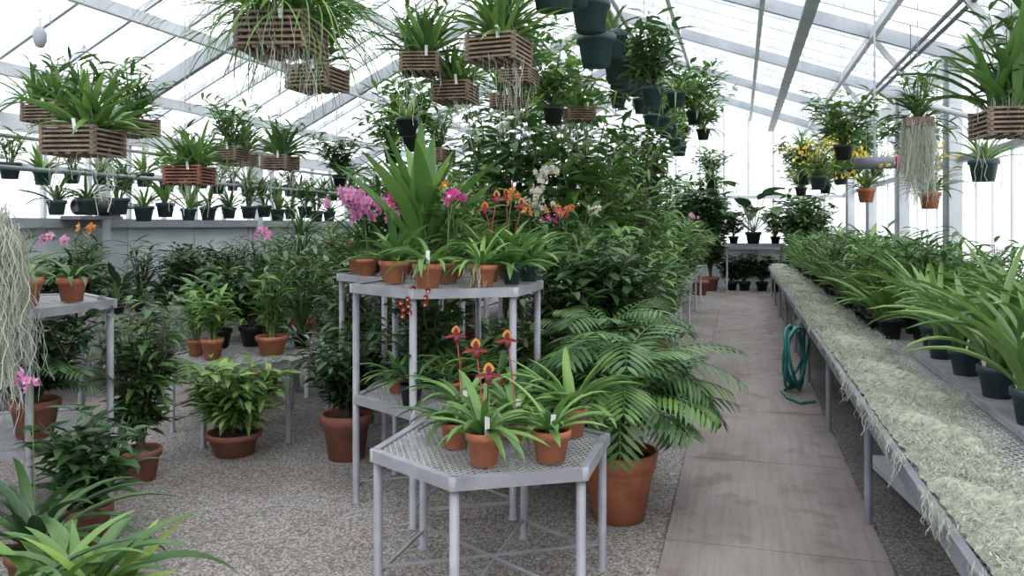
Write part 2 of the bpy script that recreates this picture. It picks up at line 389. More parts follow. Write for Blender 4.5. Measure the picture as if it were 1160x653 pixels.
# overhead services
b = MB()
for dx in (0, .1): b.tube([(1.75+dx, YN+.1, 3.45), (1.75+dx, YF-.1, 3.45)], .022, 'pipe', 8)
y = 0.
while y < YF: b.tube([(1.8, y, 3.4), (1.8, y, roofz(1.8)-.02)], .006, 'pipe', 5); y += 2.4
b.obj('heating_pipes')
b = MB(); b.box((.72, 9, 3.92), (.14, 23, .05), 'aluD')
for y in (3, 6, 9, 12, 15, 18): b.box((.72, y, 4.05), (.03, .03, .22), 'aluD')
b.box((.72, 7.2, 3.84), (.24, .4, .14), 'alu'); b.obj('cable_tray')
b = MB(); b.tube([(-1.04, 2.5, 3.5), (-1.04, 17, 3.5)], .02, 'aluD', 8)
for y in (3, 6, 9, 12, 15): b.tube([(-1.04, y, 3.5), (-1.04, y, roofz(-1.04)-.02)], .005, 'wire', 4)
b.obj('hanging_pot_rail')
for X, Z in ((-6., 2.36), (-5.15, 2.02)):
    b = MB(); b.tube([(X, 3, Z), (X, 16, Z)], .018, 'aluD', 8)
    for y in (3.5, 6.5, 9.5, 12.5, 15.5): b.tube([(X, y, Z), (X, y, roofz(X)-.02)], .005, 'wire', 4)
    b.obj('hanging_pot_rail')
b = MB()
b.tube([(0, -.16, .1), (0, -.14, .1), (0, .12, .1), (0, .14, .1)], [.05, .075, .075, .05], 'dark', 14); b.box((0, .2, .09), (.13, .12, .15), 'dark')
b.box((0, .02, .005), (.2, .46, .03), 'steeld'); b.tube([(0, .26, .1), (0, .6, .1)], .015, 'steeld', 8); b.obj('vent_motor', (-6.75, 7.0, 1.67), 0, 1.3)
b = MB(); b.lathe([(.001, .1), (.03, .1), (.05, .06), (.05, 0), (.03, -.05), (.001, -.06)], (0, 0, 0), 'aluD', 12); b.tube([(0, 0, .1), (0, 0, 1.3)], .003, 'wire', 4)
b.tube([(0, 0, .16), (.05, 0, .2), (0, 0, .24), (-.05, 0, .2), (0, 0, .16)], .004, 'wire', 4); b.obj('hanging_sensor', (-3.72, 3.5, 2.62), 0, .7)
# ------------------------------------------------------------------ tables
def hextable(cx, cy, Z, Rr, rot=-pi/2, shelf=None, stretch=True):
    b = MB(); P = [(Rr*math.cos(rot+i*pi/3), Rr*math.sin(rot+i*pi/3)) for i in range(6)]
    def top(z, r2, h=.05):
        Q = [(r2*math.cos(rot+i*pi/3), r2*math.sin(rot+i*pi/3)) for i in range(6)]
        for i in range(6):
            a = Q[i]; c = Q[(i+1) % 6]
            b.beam((a[0], a[1], z-h/2), (c[0], c[1], z-h/2), .035, h, 'steel')
            b.lathe([(.021, -h), (.021, .001), (.001, .001)], (a[0], a[1], z), 'steel', 8)
        ap = r2*math.cos(pi/6)-.01
        for ang in (rot+.5, rot-.5):
            dx, dy = math.cos(ang), math.sin(ang); nx, ny = -dy, dx
            k = -r2
            while k < r2:
                t0, t1 = -9, 9; ok = True
                for j in range(6):
                    aa = rot+pi/6+j*pi/3; ex, ey = math.cos(aa), math.sin(aa)
                    den = dx*ex+dy*ey; num = ap-(nx*k*ex+ny*k*ey)
                    if abs(den) < 1e-6:
                        if num < 0: ok = False
                    elif den > 0: t1 = min(t1, num/den)
                    else: t0 = max(t0, num/den)
                if ok and t1 > t0+.01:
                    b.beam((nx*k+dx*t0, ny*k+dy*t0, z-.012), (nx*k+dx*t1, ny*k+dy*t1, z-.012), .0055, .004, 'mesh')
                k += .024
        b.beam((Q[0][0], Q[0][1], z-.035), (Q[3][0], Q[3][1], z-.035), .025, .03, 'steel')
        b.beam((Q[1][0], Q[1][1], z-.04), (Q[4][0], Q[4][1], z-.04), .025, .03, 'steel')
    top(Z, Rr)
    if shelf: top(shelf, Rr*.97)
    for p in P:
        b.tube([(p[0]*.97, p[1]*.97, 0), (p[0]*.97, p[1]*.97, Z-.02)], .02, 'steel', 10)
        b.lathe([(.001, .008), (.03, .008), (.03, 0)], (p[0]*.97, p[1]*.97, 0), 'steel', 8)
    if stretch:
        for i in (0, 2, 4):
            p = P[i]; q = P[(i+1) % 6]; b.beam((p[0]*.97, p[1]*.97, .09), (q[0]*.97, q[1]*.97, .09), .014, .014, 'steel')
        for i in (0, 1, 2): p = P[i]; q = P[i+3]; b.beam((p[0]*.97, p[1]*.97, .1+.01*i), (q[0]*.97, q[1]*.97, .1+.01*i), .01, .01, 'steel')
    return b.obj('hexagonal_plant_table', (cx, cy, 0))
hextable(-1.06, 3.40, .63, .53)
hextable(-1.66, 4.43, 1.26, .56, shelf=.62)
hextable(-2.35, 5.55, 1.24, .56)
hextable(-1.75, 7.6, 1.24, .56)
hextable(-1.6, 10.2, 1.24, .56)
hextable(-1.1, 5.85, .62, .54)
hextable(-1.15, 8.9, .62, .54)
hextable(-3.7, 5.45, .6, .6)
hextable(-3.97, 3.5, 1.17, .56, shelf=.45)
def bench(name, x0, x1, y0, y1, Z, step=1.9, mt='steel'):
    b = MB()
    for x in (x0, x1): b.box((x, (y0+y1)/2, Z-.035), (.03, y1-y0, .07), mt)
    for y in (y0, y1): b.box(((x0+x1)/2, y, Z-.035), (x1-x0, .03, .07), mt)
    y = y0+.05
    while y < y1:
        b.box(((x0+x1)/2, y, Z-.05), (x1-x0-.03, .03, .04), mt)
        for x in (x0+.05, x1-.05):
            b.tube([(x, y, 0), (x, y, Z-.03)], .021, mt, 10); b.lathe([(.001, .01), (.045, .01), (.045, 0)], (x, y, 0), mt, 8)
        y += step
    w = x1-x0; s = .05; L = y1-y0; k = -w
    while k < L:
        for sg in (0, 1):
            ya, yb = k, k+w
            ta = max(0, -ya/(w)); tb = min(1, (L-ya)/w)
            if tb > ta:
                xa, xb = (x0+ta*w, x0+tb*w) if sg == 0 else (x1-ta*w, x1-tb*w)
                b.beam((xa, y0+ya+ta*w, Z-.012), (xb, y0+ya+tb*w, Z-.012), .006, .004, 'mesh')
        k += s
    return b.obj(name)
bench('long_plant_bench', .60, 2.2, .6, 18.2, .70, 1.95, 'steeld')
bench('wall_plant_bench', -6.8, -5.7, 3.2, 18, .72, 1.95)
bench('centre_plant_bench', -4.5, -3.1, 7.2, 17, .72, 1.95)
bench('centre_plant_bench', -2.3, -.75, 11.2, 18, .72, 1.95)
bench('end_plant_bench', -.35, 1.0, 19.5, 20.4, 1.15, .8)
b = MB(); b.box((1.64, 4.3, .708), (1.02, 3.6, .012), 'steel')
for x in (1.14, 2.14): b.box((x, 4.3, .72), (.012, 3.6, .03), 'steel')
b.obj('metal_bench_tray')
b = MB()
for (x, y, w2, L2, rz, tz) in ((1.0, 5.1, .22, 1.3, .15, .0), (1.25, 4.6, .2, 1.1, -.2, .05), (1.1, 6.6, .25, 1.2, .05, 0)): b.box((x, y, .05+tz), (w2, L2, .04), 'panel', rz)
b.obj('stored_boards')
# ------------------------------------------------------------------ moss on right bench
def mossx(y): return .98+.05*math.sin(y*3.1)+.04*math.sin(y*7.3) if y < 6.3 else 1.0+.02*math.sin(y*4)
b = MB(); vs = []; fs = []; ny = 420; nx = 16
for j in range(ny+1):
    y = .7+17.3*j/ny; xr = mossx(y)
    for i in range(nx+1):
        t = i/nx; x = .622+(xr-.622)*t
        vs.append((x+U(-.012, .012), y+U(-.02, .02), .703+(.03+.022*math.sin(y*5+t*4)+.022*math.sin(y*13+t*9)+U(0, .028))*math.sin(pi*min(1, max(0, t)))**.4))
for j in range(ny):
    for i in range(nx): o = j*(nx+1)+i; fs.append((o, o+1, o+nx+2, o+nx+1))
b.add(vs, fs, 'mossd')
for i in range(36000):
    y = .9+17*(U(0, 1)**1.9); xr = mossx(y)+.03
    a = U(0, 2*pi); strand(b, (U(.63, xr), y, .715+U(0, .045)), U(.03, .10), .0028 if y < 5 else .0045, 5, 1.7, (math.cos(a), math.sin(a), .2))
for k in range(90):
    y0 = .9+16*(U(0, 1)**1.4); m = U(.05, .16)
    for i in range(16): strand(b, (U(.572, .6), y0+U(-.07, .07), .725), U(.02, m), .0028, 5, .7)
b.obj('spanish_moss_bed')
# hose
b = MB()
for k in range(6):
    w = U(.14, .2); h = U(.24, .3); pts = []; dy = U(-.06, .06); tl = U(-.2, .2)
    for i in range(25):
        a = 2*pi*i/24; pts.append((.55+.03*math.sin(a*2+k)-.012*k+.02+.09*math.sin(a), dy+w*math.sin(a)+tl*.3*math.cos(a), .36-(h-.28)+h*math.cos(a)))
    b.tube(pts, .015, 'hose', 7)
b.tube([(.5, .1, .15), (.5, .05, .06), (.42, -.1, .03), (.45, -.4, .036), (.55, -.6, .036), (.68, -.5, .03)], .015, 'hose', 7)
b.box((.565, 0, .64), (.04, .03, .1), 'steeld')
b.obj('garden_hose', (-.04, 8.0, .0))
# ------------------------------------------------------------------ plant library
def build(fn):
    mb = MB(); fn(mb); return mb.mesh('plant')
def v_cym(mb, mat='g7', potm='teal', L=.78):
    pot(mb, .1, .17, potm)
    for k in range(3):
        a = k*2.1+U(-.3, .3); q = (math.cos(a)*.045, math.sin(a)*.045, .14)
        for j in range(3): mb.lathe([(.012, -.01), (.022, .02), (.018, .05), (.006, .07)], (q[0]+U(-.02, .02), q[1]+U(-.02, .02), q[2]+.01), 'gstem', 8)
        rosette(mb, q, 9, L, .05, mat, (.85, 1.5), (.6, 1.9), 'strap', .02, 8, .35)
    tag(mb, .05, -.05, .15, U(0, 3))
def v_strap(mb, mat='g1', potm='black', L=.42, W=.04, n=16):
    pot(mb, .075, .12, potm); rosette(mb, (0, 0, .11), n, L, W, mat, (.4, 1.3), (.9, 1.8), 'strap', .02, 6, .3)
    if U(0, 1) > .4: tag(mb, .03, -.04, .12, U(0, 3))
def v_cane(mb, mat='g7', potm='black', H=.55):
    pot(mb, .075, .12, potm); cane(mb, (0, 0, .11), 9, H, .24, .036, mat, .35, 10); rosette(mb, (0, 0, .12), 12, .5, .035, mat, (.8, 1.45), (.4, 1.4))
def v_paddle(mb, mat='g4', potm='terra', L=.4):
    pot(mb, .08, .13, potm)
    for i in range(18):
        az = i*2.4; l = U(.1, .28); el = U(.9, 1.45); d = Vector((math.cos(az)*math.cos(el), math.sin(az)*math.cos(el), math.sin(el)))
        q = Vector((0, 0, .12)); e = q+d*l; mb.tube([q, e], [.006, .008], 'gstem', 5); mb.leaf(e, az, U(.5, 1.2), L*U(.5, .8), .07, U(.4, 1.2), mat, 5, .25, 'lance', U(-.5, .5))
def v_bush(mb, mat='g4', potm='terra', L=.15, W=.06): pot(mb, .1, .15, potm); bush(mb, (0, 0, .13), .5, .27, 13, 20, L, W, mat)
LIB = {}
LIB['cym'] = [build(v_cym) for _ in range(4)]+[build(lambda m: v_cym(m, 'g6')) for _ in range(3)]
LIB['cymg'] = [build(lambda m: v_cym(m, 'g1', 'black', .65)) for _ in range(3)]
LIB['strap'] = [build(v_strap) for _ in range(3)]+[build(lambda m: v_strap(m, 'g3', 'black')) for _ in range(1)]
LIB['strapT'] = [build(lambda m: v_strap(m, 'g1', 'terra')) for _ in range(3)]
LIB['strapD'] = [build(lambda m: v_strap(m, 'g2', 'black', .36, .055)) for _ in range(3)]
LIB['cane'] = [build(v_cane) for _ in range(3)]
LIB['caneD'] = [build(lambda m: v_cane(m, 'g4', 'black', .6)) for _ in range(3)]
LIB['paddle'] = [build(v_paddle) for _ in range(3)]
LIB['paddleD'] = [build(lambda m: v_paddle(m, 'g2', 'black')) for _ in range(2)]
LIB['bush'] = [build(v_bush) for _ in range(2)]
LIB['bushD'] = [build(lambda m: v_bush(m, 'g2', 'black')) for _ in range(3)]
LIB['bushM'] = [build(lambda m: v_bush(m, 'g1', 'black', .2, .05)) for _ in range(2)]
def v_flow(mb, mat, lip, potm, H=.5, r=.035):
    pot(mb, .075, .12, potm); rosette(mb, (0, 0, .1), 12, .28, .045, 'g4', (.3, 1.2), (.6, 1.5), 'strap', .02, 6, .3)
    for i in range(3): spray(mb, (0, 0, .1), i*2.1+U(-.4, .4), H*U(.8, 1.1), .18, 9, r, mat, lip, .5, .01)
LIB['flow'] = [build(lambda m: v_flow(m, 'pink', 'mag', 'terra')), build(lambda m: v_flow(m, 'mag', 'yel', 'terra', .45)), build(lambda m: v_flow(m, 'org', 'burg', 'terra', .5, .03)), build(lambda m: v_flow(m, 'wht', 'yel', 'black', .6)), build(lambda m: v_flow(m, 'pink', 'wht', 'black', .6, .03))]
NM = {'cym': 'potted_cymbidium', 'cymg': 'potted_cymbidium', 'strap': 'potted_strap_leaf_orchid', 'strapT': 'potted_strap_leaf_orchid', 'strapD': 'potted_dark_leaf_orchid', 'cane': 'potted_cane_orchid', 'caneD': 'potted_cane_orchid',
      'paddle': 'potted_cattleya', 'paddleD': 'potted_cattleya', 'bush': 'potted_foliage_shrub', 'bushD': 'potted_foliage_shrub', 'bushM': 'potted_foliage_shrub', 'flow': 'potted_moth_orchid'}
def pl(kind, x, y, z, sc=1.): return put(R.choice(LIB[kind]), NM[kind], (x, y, z), U(0, 6.28), sc)
for y, x, s in ((4.02, 1.25, .95), (4.62, 1.27, .95), (5.25, 1.28, .95), (5.85, 1.28, .9), (3.5, 1.62, .95), (4.15, 1.64, 1.), (4.8, 1.64, 1.), (5.4, 1.65, 1.), (4.45, 1.93, .95), (5.1, 1.93, 1.), (5.7, 1.93, 1.), (3.2, 1.92, .9), (3.8, 1.93, .95), (6.2, 1.8, 1.), (6.4, 1.35, .95)):
    pl('cym', x, y, .715, s)
y = 6.9
while y < 18:
    for x in (1.12, 1.4, 1.68, 1.94):
        pl(R.choice(['cane', 'cane', 'strap', 'cymg', 'cymg', 'cane', 'caneD']), x+U(-.04, .03), y+U(-.05, .05), .70, U(.85, 1.15))
    y += .38 if y < 11 else .48
y = 3.5
while y < 17.5:
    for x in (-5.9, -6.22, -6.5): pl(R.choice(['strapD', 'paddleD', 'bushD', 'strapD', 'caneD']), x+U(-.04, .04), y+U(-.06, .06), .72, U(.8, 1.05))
    y += .36
y = 7.4
while y < 16.5:
    for x in (-3.3, -3.65, -4.0, -4.3): pl(R.choice(['bushD', 'cane', 'caneD', 'bush', 'bushM', 'cymg', 'flow']), x+U(-.05, .05), y+U(-.06, .06), .72, U(.95, 1.35))
    y += .42
y = 11.4
while y < 17.6:
    for x in (-.95, -1.35, -1.75, -2.1): pl(R.choice(['bushD', 'cane', 'caneD', 'bushM', 'paddle', 'flow']), x+U(-.05, .05), y+U(-.06, .06), .72, U(1.1, 1.5))
    y += .5
def onhex(cx, cy, Z, kinds, n, r=.42, s=(.8, 1.1)):
    for i in range(n):
        a = i*2.4+.3; rr = r*math.sqrt((i+.4)/n); pl(R.choice(kinds), cx+rr*math.cos(a), cy+rr*math.sin(a), Z, U(*s))
onhex(-2.35, 5.55, 1.24, ['paddle', 'caneD', 'flow', 'cane'], 7, .42, (.8, 1.1))
onhex(-1.75, 7.6, 1.24, ['paddle', 'strapT', 'cane', 'flow', 'cane'], 8, .42, (.8, 1.05))
onhex(-1.6, 10.2, 1.24, ['paddle', 'flow', 'caneD', 'bushM'], 8)
onhex(-1.1, 5.85, .62, ['bushD', 'caneD', 'bushM', 'paddle'], 8, .42, (1., 1.3))
onhex(-1.15, 8.9, .62, ['bushD', 'caneD', 'cane', 'paddle', 'flow'], 8, .42, (1., 1.4))
onhex(-1.66, 4.43, .62, ['strapD', 'bushD', 'strapT', 'strap'], 8, .42, (.75, .95))
def shrub(x, y, H, sp, ns, nl, L, W, mat, name='potted_foliage_shrub', pr=.16, ph=.26, pm='terra', z=0, shape='ovate'):
    b = MB(); pot(b, pr, ph, pm); bush(b, (0, 0, ph*.88), H, sp, ns, nl, L, W, mat, shape); return b.obj(name, (x, y, z))
shrub(-.9, 7.0, 1.3, .42, 20, 32, .2, .05, 'g1', shape='lance')
shrub(-.95, 8.1, 1.2, .4, 18, 28, .2, .06, 'g4')
shrub(-.95, 10.2, 1.2, .45, 20, 30, .2, .05, 'g6', shape='lance')
shrub(-1.35, 6.7, 1.45, .42, 20, 32, .18, .06, 'g4')
shrub(-3.3, 6.5, 1.0, .45, 20, 30, .18, .06, 'g4')
shrub(-2.75, 6.7, 1.2, .45, 20, 32, .2, .04, 'g1', shape='lance')
shrub(-4.3, 6.6, .9, .4, 18, 30, .18, .04, 'g1', shape='lance')
shrub(-2.05, 5.0, .8, .3, 16, 28, .16, .05, 'g2', pr=.13, ph=.2)
shrub(-1.55, 5.15, .85, .32, 18, 30, .16, .055, 'g4', pr=.13, ph=.2)
shrub(-2.95, 5.75, 1.05, .36, 20, 32, .18, .045, 'g4', shape='lance')
shrub(-1.35, 5.2, .75, .3, 16, 28, .2, .05, 'g1', pr=.12, ph=.2)
b = MB(); pot(b, .175, .31, 'terra2', n=28); bush(b, (0, 0, .27), .62, .36, 28, 44, .12, .045, 'g2'); b.obj('potted_dark_shrub', (-2.6, 4.93, 0))
b = MB(); pot(b, .19, .16, 'terra2', n=26); bush(b, (0, 0, .13), .5, .34, 26, 28, .18, .055, 'g5', 'lance', z0=.25); b.obj('potted_variegated_croton', (-3.4, 4.8, 0))
b = MB()
b.lathe([(.001, 0), (.14, 0), (.185, .25), (.195, .26), (.19, .275), (.2, .28), (.215, .37), (.2, .375), (.185, .33)], (0, 0, 0), 'terra', 32)
b.lathe([(.19, .32), (.001, .33)], (0, 0, 0), 'soil', 32)
for k in range(9):
    a = U(0, 6.3); b.tube([(math.cos(a)*.06, math.sin(a)*.06, .3), (math.cos(a)*.1, math.sin(a)*.1, .75)], [.012, .008], 'gstem', 6)
palm(b, (0, 0, .42), 20, .72, 'g2', .2, .026, (.9, 1.5), (.9, 2.0)); palm(b, (0, .05, .7), 26, .72, 'g4', .2, .026, (.5, 1.45), (1.2, 2.2)); palm(b, (.05, 0, .6), 10, .66, 'g1', .19, .024, (.6, 1.4), (1.2, 2.1))
b.obj('potted_parlor_palm', (-.64, 4.34, 0))
b = MB(); pot(b, .17, .28, 'terra2'); palm(b, (0, 0, .26), 16, .85, 'g4', .22, .026, (1., 1.5), (.9, 1.8)); palm(b, (0, 0, .8), 20, .62, 'g4', .2, .024); b.obj('potted_parlor_palm', (-.82, 5.05, 0))
def potted(name, x, y, z, pr, ph, pm, fn):
    b = MB(); pot(b, pr, ph, pm, n=26); fn(b, ph*.88); return b.obj(name, (x, y, z))
def f_paph(b, z, n=2):
    rosette(b, (0, 0, z), 26, .34, .036, 'g1', (.3, 1.25), (.8, 1.9), 'strap', .025, 7, .3)
    if n > 0: slipper(b, (.0, 0, z), .34, 2.5)
    if n > 1: slipper(b, (.02, -.02, z), .27, -1.2, .1)
    tag(b, .03, -.05, z, .3)
def f_strap(b, z): rosette(b, (0, 0, z), 22, .31, .036, 'g6', (.3, 1.25), (.8, 1.9), 'strap', .02, 7, .3); tag(b, .02, -.05, z, .5)
def f_strap2(b, z): rosette(b, (0, 0, z), 26, .40, .04, 'g6', (.4, 1.4), (.6, 1.6), 'strap', .02, 7, .3)
def f_dark(b, z): rosette(b, (0, 0, z), 20, .3, .034, 'g4', (.3, 1.2), (.8, 1.9), 'strap', .02, 7, .3)
TZ = .63
potted('potted_slipper_orchid', -1.0, 3.07, TZ, .078, .135, 'terra', f_paph)
potted('potted_strap_leaf_orchid', -.75, 3.19, TZ, .085, .13, 'terra', f_strap)
potted('potted_strap_leaf_orchid', -1.2, 3.27, TZ, .065, .11, 'terra', f_dark)
potted('potted_slipper_orchid', -.98, 3.46, TZ, .07, .12, 'terra', lambda b, z: f_paph(b, z, 1))
potted('potted_strap_leaf_orchid', -.75, 3.6, TZ, .08, .13, 'terra', f_strap2)
potted('potted_slipper_orchid', -1.28, 3.6, TZ, .065, .11, 'terra', lambda b, z: f_paph(b, z, 1))
def f_fan(b, z): rosette(b, (0, 0, z), 24, .36, .045, 'g1', (.3, 1.4), (.6, 1.6), 'strap', .02, 7, .3)
def f_big(b, z):
    for i in range(18): b.leaf((U(-.06, .06), U(-.06, .06), z), i*2.4, U(.9, 1.45), U(.65, 1.0), .125, U(.1, .8), 'g6' if i % 3 else 'g1', 8, .25, 'lance', U(-.3, .3))
def f_fl(mat, lip, r=.035, n=9):
    def g(b, z):
        rosette(b, (0, 0, z), 12, .28, .045, 'g4', (.3, 1.2), (.6, 1.5), 'strap', .02, 6, .3)
        for a in (U(0, 6), U(0, 6)): spray(b, (0, 0, z), a, .42, .16, n, r, mat, lip, .55)
    return g
T2 = 1.26
def f_dang(b, z):
    f_strap(b, z)
    for i in range(4):
        a = -1.57+U(-.7, .7); L = U(.15, .3); q = Vector((math.cos(a)*(.13+U(0, .05)), math.sin(a)*(.13+U(0, .05)), z-L))
        b.tube([(0, 0, z), (math.cos(a)*.09, math.sin(a)*.09, z+.04), (q.x, q.y, z-.03), q], .002, 'gstem', 4)
        for k in range(3): flower(b, q+Vector((U(-.01, .01), U(-.01, .01), k*.035)), (U(-.4, .4), -1, -.2), .02, 'burg', 'org')
potted('potted_strap_leaf_orchid', -1.63, 4.02, T2, .085, .13, 'terra', f_dang)
potted('potted_strap_leaf_orchid', -1.38, 4.2, T2, .085, .12, 'terra', lambda b, z: (rosette(b, (0, 0, z), 26, .32, .03, 'g6', (.3, 1.4), (.8, 1.9), 'strap', .03, 6, .3), mosshang(b, (-.02, -.05, z+.02), 80, .07, .22, .003)))
potted('potted_dark_leaf_orchid', -1.26, 4.38, T2, .06, .11, 'teal', f_fan)
potted('potted_dark_leaf_orchid', -1.22, 4.62, T2, .065, .11, 'teal', f_strap2)
potted('potted_large_leaf_orchid', -1.95, 4.75, T2, .1, .15, 'terra', f_big)
potted('potted_strap_leaf_orchid', -1.95, 4.3, T2, .085, .13, 'terra', f_fan)
potted('potted_moth_orchid', -2.07, 4.5, T2, .075, .12, 'terra', f_fl('mag', 'yel', .036, 6))
potted('potted_moth_orchid', -1.66, 4.4, T2, .075, .12, 'terra', f_fl('mag', 'wht', .036, 6))
potted('potted_slipper_orchid', -1.45, 4.55, T2, .075, .12, 'terra', lambda b, z: (f_fan(b, z), slipper(b, (0, 0, z), .4, 1.), slipper(b, (0.03, 0, z), .33, 3.)))
potted('potted_slipper_orchid', -1.4, 4.78, T2, .075, .12, 'terra', lambda b, z: (f_strap2(b, z), slipper(b, (0, 0, z), .42, 2.), slipper(b, (0.03, 0, z), .36, 0.), spray(b, (0, 0, z), 1., .45, .1, 6, .03, 'org', 'burg', .5)))
potted('potted_cane_orchid', -1.75, 4.75, T2, .075, .12, 'terra', lambda b, z: (cane(b, (0, 0, z), 8, .45, .22, .04, 'g6', .4, 9), spray(b, (0, 0, z), 4.5, .5, .15, 6, .025, 'org', 'yel', .5)))
potted('potted_moth_orchid', -2.55, 5.15, 1.24, .08, .12, 'terra', lambda b, z: [spray(b, (0, 0, z), a, U(.35, .5), .22, 14, .05, 'pink', 'mag', .35, .03) for a in (3.6, 4.4, 2.8)])
potted('potted_moth_orchid', -2.32, 5.12, 1.24, .08, .12, 'terra', lambda b, z: (f_fan(b, z), [spray(b, (0, 0, z), a, U(.35, .5), .2, 10, .045, 'pink', 'mag', .4, .02) for a in (3.6, 2.4)]))
potted('potted_moth_orchid', -2.75, 5.4, 1.24, .08, .12, 'terra', f_fl('pink', 'wht', .045, 12))
potted('potted_slipper_orchid', -1.55, 7.2, 1.24, .08, .12, 'terra', f_fl('org', 'burg', .04, 5))
potted('potted_slipper_orchid', -1.9, 7.25, 1.24, .08, .12, 'terra', f_fl('org', 'yel', .04, 5))
potted('potted_moth_orchid', -1.35, 7.4, 1.24, .08, .12, 'teal', f_fl('wht', 'yel', .04, 8))
potted('potted_moth_orchid', -2.0, 7.9, 1.24, .08, .12, 'teal', lambda b, z: [spray(b, (0, 0, z), U(0, 6), U(.5, .9), .2, 14, .04, 'wht', 'yel', .4, .03) for _ in range(6)])
# ---- left hex table
potted('potted_cane_orchid', -4.02, 5.2, .6, .07, .12, 'terra', lambda b, z: cane(b, (0, 0, z), 9, .33, .2, .035, 'g6', .35, 8))
potted('potted_cane_orchid', -3.8, 5.1, .6, .085, .15, 'terra', lambda b, z: cane(b, (0, 0, z), 9, .33, .2, .04, 'g6', .35, 8))
potted('potted_cane_orchid', -3.5, 5.42, .6, .125, .14, 'terra', lambda b, z: (cane(b, (0, 0, z), 12, .5, .18, .035, 'g1', .4, 10), spray(b, (0, 0, z), 2.6, .85, .25, 14, .03, 'pink', 'mag', .6)))
pl('bushD', -3.9, 5.75, .6, 1.1); pl('caneD', -3.45, 5.78, .6, 1.1); pl('bushM', -4.1, 5.6, .6, 1.)
# ---- left tall table
potted('potted_slipper_orchid', -3.64, 3.33, 1.17, .09, .15, 'terra', lambda b, z: (rosette(b, (0, 0, z), 12, .22, .03, 'g1'), spray(b, (0, 0, z), .3, .24, .18, 5, .035, 'pink', 'burg', .6)))
potted('potted_strap_leaf_orchid', -3.78, 3.16, 1.17, .09, .15, 'terra', lambda b, z: rosette(b, (0, 0, z), 16, .32, .04, 'g4'))
potted('potted_slipper_orchid', -3.62, 3.62, 1.17, .08, .13, 'terra', lambda b, z: (rosette(b, (0, 0, z), 14, .25, .035, 'g4'), spray(b, (0, 0, z), .1, .3, .15, 4, .035, 'org', 'burg', .7)))
potted('potted_strap_leaf_orchid', -4.1, 3.6, 1.17, .08, .14, 'terra', f_fan)
b = MB(); pot(b, .13, .2, 'terra2'); bush(b, (0, 0, .18), .5, .35, 26, 34, .14, .05, 'g2'); palm(b, (0, 0, .2), 14, .5, 'g2', .12, .02); b.obj('potted_fern', (-3.7, 3.45, .45))
shrub(-3.62, 4.15, .95, .27, 24, 38, .14, .045, 'g4', pr=.13, ph=.2, pm='terra2')
b = MB(); mosshang(b, (0, 0, 0), 750, .13, 1.15, .0035, .6); mosshang(b, (-.1, .02, .1), 450, .13, 1.25, .0035, .6); b.tube([(-.05, 0, .04), (-.05, 0, roofz(-3.5)-1.55)], .003, 'wire', 4)
b.obj('hanging_spanish_moss', (-3.42, 2.95, 1.58))
# foreground bottom-left plants
b = MB(); pot(b, .16, .25, 'black')
for k in range(3):
    rosette(b, (k*.1-.1, U(-.08, .08), .22), 16, .5, .055, 'g1' if k == 1 else 'g4', (.4, 1.3), (.9, 1.9), 'lance', .03, 8, .25)
b.obj('potted_broad_leaf_lily', (-2.4, 2.3, 0), 0, 1.05)
b = MB(); pot(b, .14, .22, 'black')
for k in range(2): rosette(b, (k*.1-.1, U(-.08, .08), .2), 16, .45, .06, 'g3' if k else 'g6', (.3, 1.3), (.6, 1.7), 'lance', .03, 8, .25)
b.obj('potted_broad_leaf_lily', (-2.22, 2.36, 0), 0, .9)
b = MB(); pot(b, .12, .2, 'terra2'); rosette(b, (0, 0, .18), 24, .6, .05, 'g2', (.5, 1.4), (1., 1.9), 'strap', .04, 8, .3)
spray(b, (0, 0, .18), 2.6, .75, .25, 9, .03, 'pink', 'mag', .6)
b.obj('potted_flowering_orchid', (-2.95, 2.75, 0))
b = MB(); pot(b, .12, .2, 'terra2'); rosette(b, (0, 0, .18), 20, .45, .05, 'g2', (.5, 1.3), (1., 1.9), 'strap', .04, 8, .3); bush(b, (0, 0, .18), .5, .26, 14, 24, .14, .05, 'g2'); b.obj('potted_strap_leaf_orchid', (-3.15, 3.25, 0))
b = MB()
for i in range(1800):
    y = U(4.5, 12); strand(b, (-5.66+U(-.03, .03), y, .72), U(.15, .5), .005, 6, .35)
b.obj('spanish_moss_curtain')
